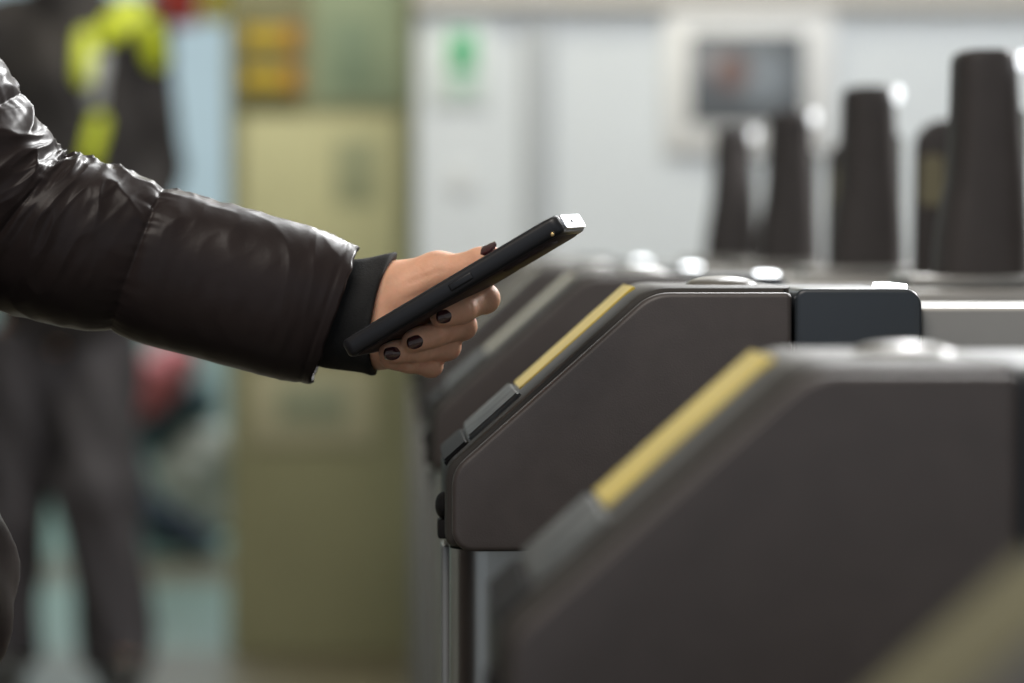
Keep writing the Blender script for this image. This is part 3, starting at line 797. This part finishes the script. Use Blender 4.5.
def jacket_sdf(P):
    d = cone_sdf(P, G(70, 300), G(74, 95), .165, .165)
    d = smin(d, cone_sdf(P, shL+Vector((.02, 0, -.01)), shR+Vector((-.02, 0, -.01)), .085, .085), .07)
    for s_, e_, w_ in ((shL, elL, wrL), (shR, elR, wrR)):
        d = smin(d, cone_sdf(P, s_, e_, .082, .07), .03); d = smin(d, cone_sdf(P, e_, w_, .07, .055), .03)
    d = smin(d, cone_sdf(P, G(68, 0), G(64, -30), .085, .075), .03)
    return d+.006*np.sin(P[:, 2]*30+P[:, 0]*25)*np.sin(P[:, 0]*40)
zl = G(0, 345).z; zt = G(0, -42).z
sdf_obj('jacket', lambda P: np.maximum(np.maximum(jacket_sdf(P), zl-P[:, 2]), P[:, 2]-zt), (o0.x-.1, GD-.4, zl-.05), (G(240, 0).x, GD+.4, zt+.05), .013, uni_m, guard)
def gtr(P):
    d = None
    for h_, k_, a_ in ((hipL, kL, aL), (hipR, kR, aR)):
        e = smin(cone_sdf(P, h_, k_, .115, .095), cone_sdf(P, k_, a_+Vector((0, 0, -.02)), .095, .085), .03); d = e if d is None else smin(d, e, .015)
    d = d+.006*np.sin(P[:, 2]*26+P[:, 0]*60)
    return np.maximum(np.maximum(d, .06-P[:, 2]), P[:, 2]-G(0, 325).z)
sdf_obj('trousers', gtr, (o0.x, GD-.4, .02), (G(230, 0).x, GD+.4, 1.0), .013, tr_m, guard)
for a_ in (aL, aR):
    def sh(P, a_=a_):
        return np.maximum(smin(cone_sdf(P, Vector((a_.x, a_.y+.02, .06)), Vector((a_.x+.02, a_.y-.16, .048)), .058, .05), cone_sdf(P, Vector((a_.x, a_.y, .06)), Vector((a_.x, a_.y, .12)), .06, .06), .03), .002-P[:, 2])
    sdf_obj('shoe', sh, (a_.x-.15, a_.y-.28, -.02), (a_.x+.17, a_.y+.15, .22), .013, M['shoe'], guard)
sdf_obj('hair', lambda P: np.maximum(cone_sdf(P, headc+Vector((0, .025, .05)), headc+Vector((0, .045, -.04)), .098, .08), -cone_sdf(P, headc+Vector((0, -.09, .0)), headc+Vector((0, -.09, -.09)), .085, .085)), headc-Vector((.15, .1, .2)), headc+Vector((.15, .2, .18)), .011, M['hair'], guard)
# hi-vis bands follow the jacket: a shell of the jacket inside a slanted slab
def band(name, a, b, w, m):
    A_ = np.array([a[0], a[1]]); B_ = np.array([b[0], b[1]])
    def fn(P):
        # signed distance in the plane of the front (X-Z) to a rounded bar, front half only
        p0 = G(*a); p1 = G(*b)
        pa = P[:, [0, 2]]-np.array([p0.x, p0.z]); ba = np.array([p1.x-p0.x, p1.z-p0.z])
        t = np.clip(pa@ba/(ba@ba), 0, 1); dd = np.linalg.norm(pa-np.outer(t, ba), axis=1)-w
        sh_ = np.abs(jacket_sdf(P)-.004)-.006
        return np.maximum(np.maximum(dd, sh_), P[:, 1]-(GD+.02))
    xs = [G(*a).x, G(*b).x]; zs = [G(*a).z, G(*b).z]
    o = sdf_obj(name, fn, (min(xs)-w-.03, GD-.32, min(zs)-w-.03), (max(xs)+w+.03, GD+.06, max(zs)+w+.03), .008, m, guard, 1)
    bm = bmesh.new(); bm.from_mesh(o.data); left = set(bm.verts); isl = []
    while left:
        st = [left.pop()]; cur = list(st)
        while st:
            for e in st.pop().link_edges:
                for q in e.verts:
                    if q in left: left.remove(q); st.append(q); cur.append(q)
        isl.append(cur)
    isl.sort(key=len)
    for c in isl[:-1]: bmesh.ops.delete(bm, geom=c, context='VERTS')
    bm.to_mesh(o.data); bm.free()
    return o
band('shoulder_band', (90, 40), (90, 80), .022, hv_m)['label'] = 'yellow front band'
band('shoulder_band', (113, 34), (134, 13), .032, hv_m)['label'] = 'bright yellow shoulder band'
band('shoulder_band', (152, 32), (158, 60), .027, hv_m)['label'] = 'yellow sleeve band'
band('shoulder_band', (104, 124), (95, 160), .020, hv_m)['label'] = 'yellow chest band'
band('reflective_strip', (104, 62), (100, 104), .018, rf_m)['label'] = 'grey reflective strip'

# ================================================================== LIGHT
w = bpy.data.worlds.new('world'); SC.world = w; w.use_nodes = True
w.node_tree.nodes['Background'].inputs['Color'].default_value = (.75, .86, 1, 1)
w.node_tree.nodes['Background'].inputs['Strength'].default_value = .42
def area(name, loc, tgt, sx, sy, e, col=(1, 1, 1)):
    d = bpy.data.lights.new(name, 'AREA'); d.shape = 'RECTANGLE'; d.size = sx; d.size_y = sy; d.energy = e; d.color = col
    o = bpy.data.objects.new(name, d); C.objects.link(o); o.location = loc
    o.rotation_euler = (Vector(tgt)-Vector(loc)).to_track_quat('-Z', 'Y').to_euler(); return o
area('ceiling_lamp_wall', (1.6, 6.6, 3.3), (1.6, 7.2, 0), 3.5, 1.0, 62, (.95, .98, 1))
area('ceiling_lamp_gates', (.9, 4.4, 3.3), (.6, 3.0, 1.0), 1.2, .6, 28, (.97, .99, 1))
area('glint_spot', (1.0, 6.2, 3.25), (.5, 3.0, 1.0), .22, .14, 34, (1, 1, 1))  # small unseen back light added for glints on the end caps
area('ceiling_lamp_column', (-.3, 7.8, 3.3), (-.2, 9.3, 1.4), 1.4, .4, 34, (1, .95, .75))
area('ceiling_lamp_far', (-1.2, 12.6, 3.3), (-1.2, 12.8, 0), 2.5, 1.2, 110, (.92, .98, 1))
area('rim_light_right', (2.2, 4.4, 2.7), (0, 2.1, 1.05), 1.0, .6, 120, (1, 1, 1))  # unseen side light added to rim the fingers and phone end
area('fill_light_near', (-.5, .6, 3.0), (.0, 2.1, 1.0), 1.6, 1.2, 34, (1, .92, .84))  # unseen front fill added to brighten the palm and near gates
vs = SC.view_settings
vs.view_transform = 'Standard'; vs.look = 'None'; vs.exposure = .36; vs.gamma = 1; vs.use_curve_mapping = False
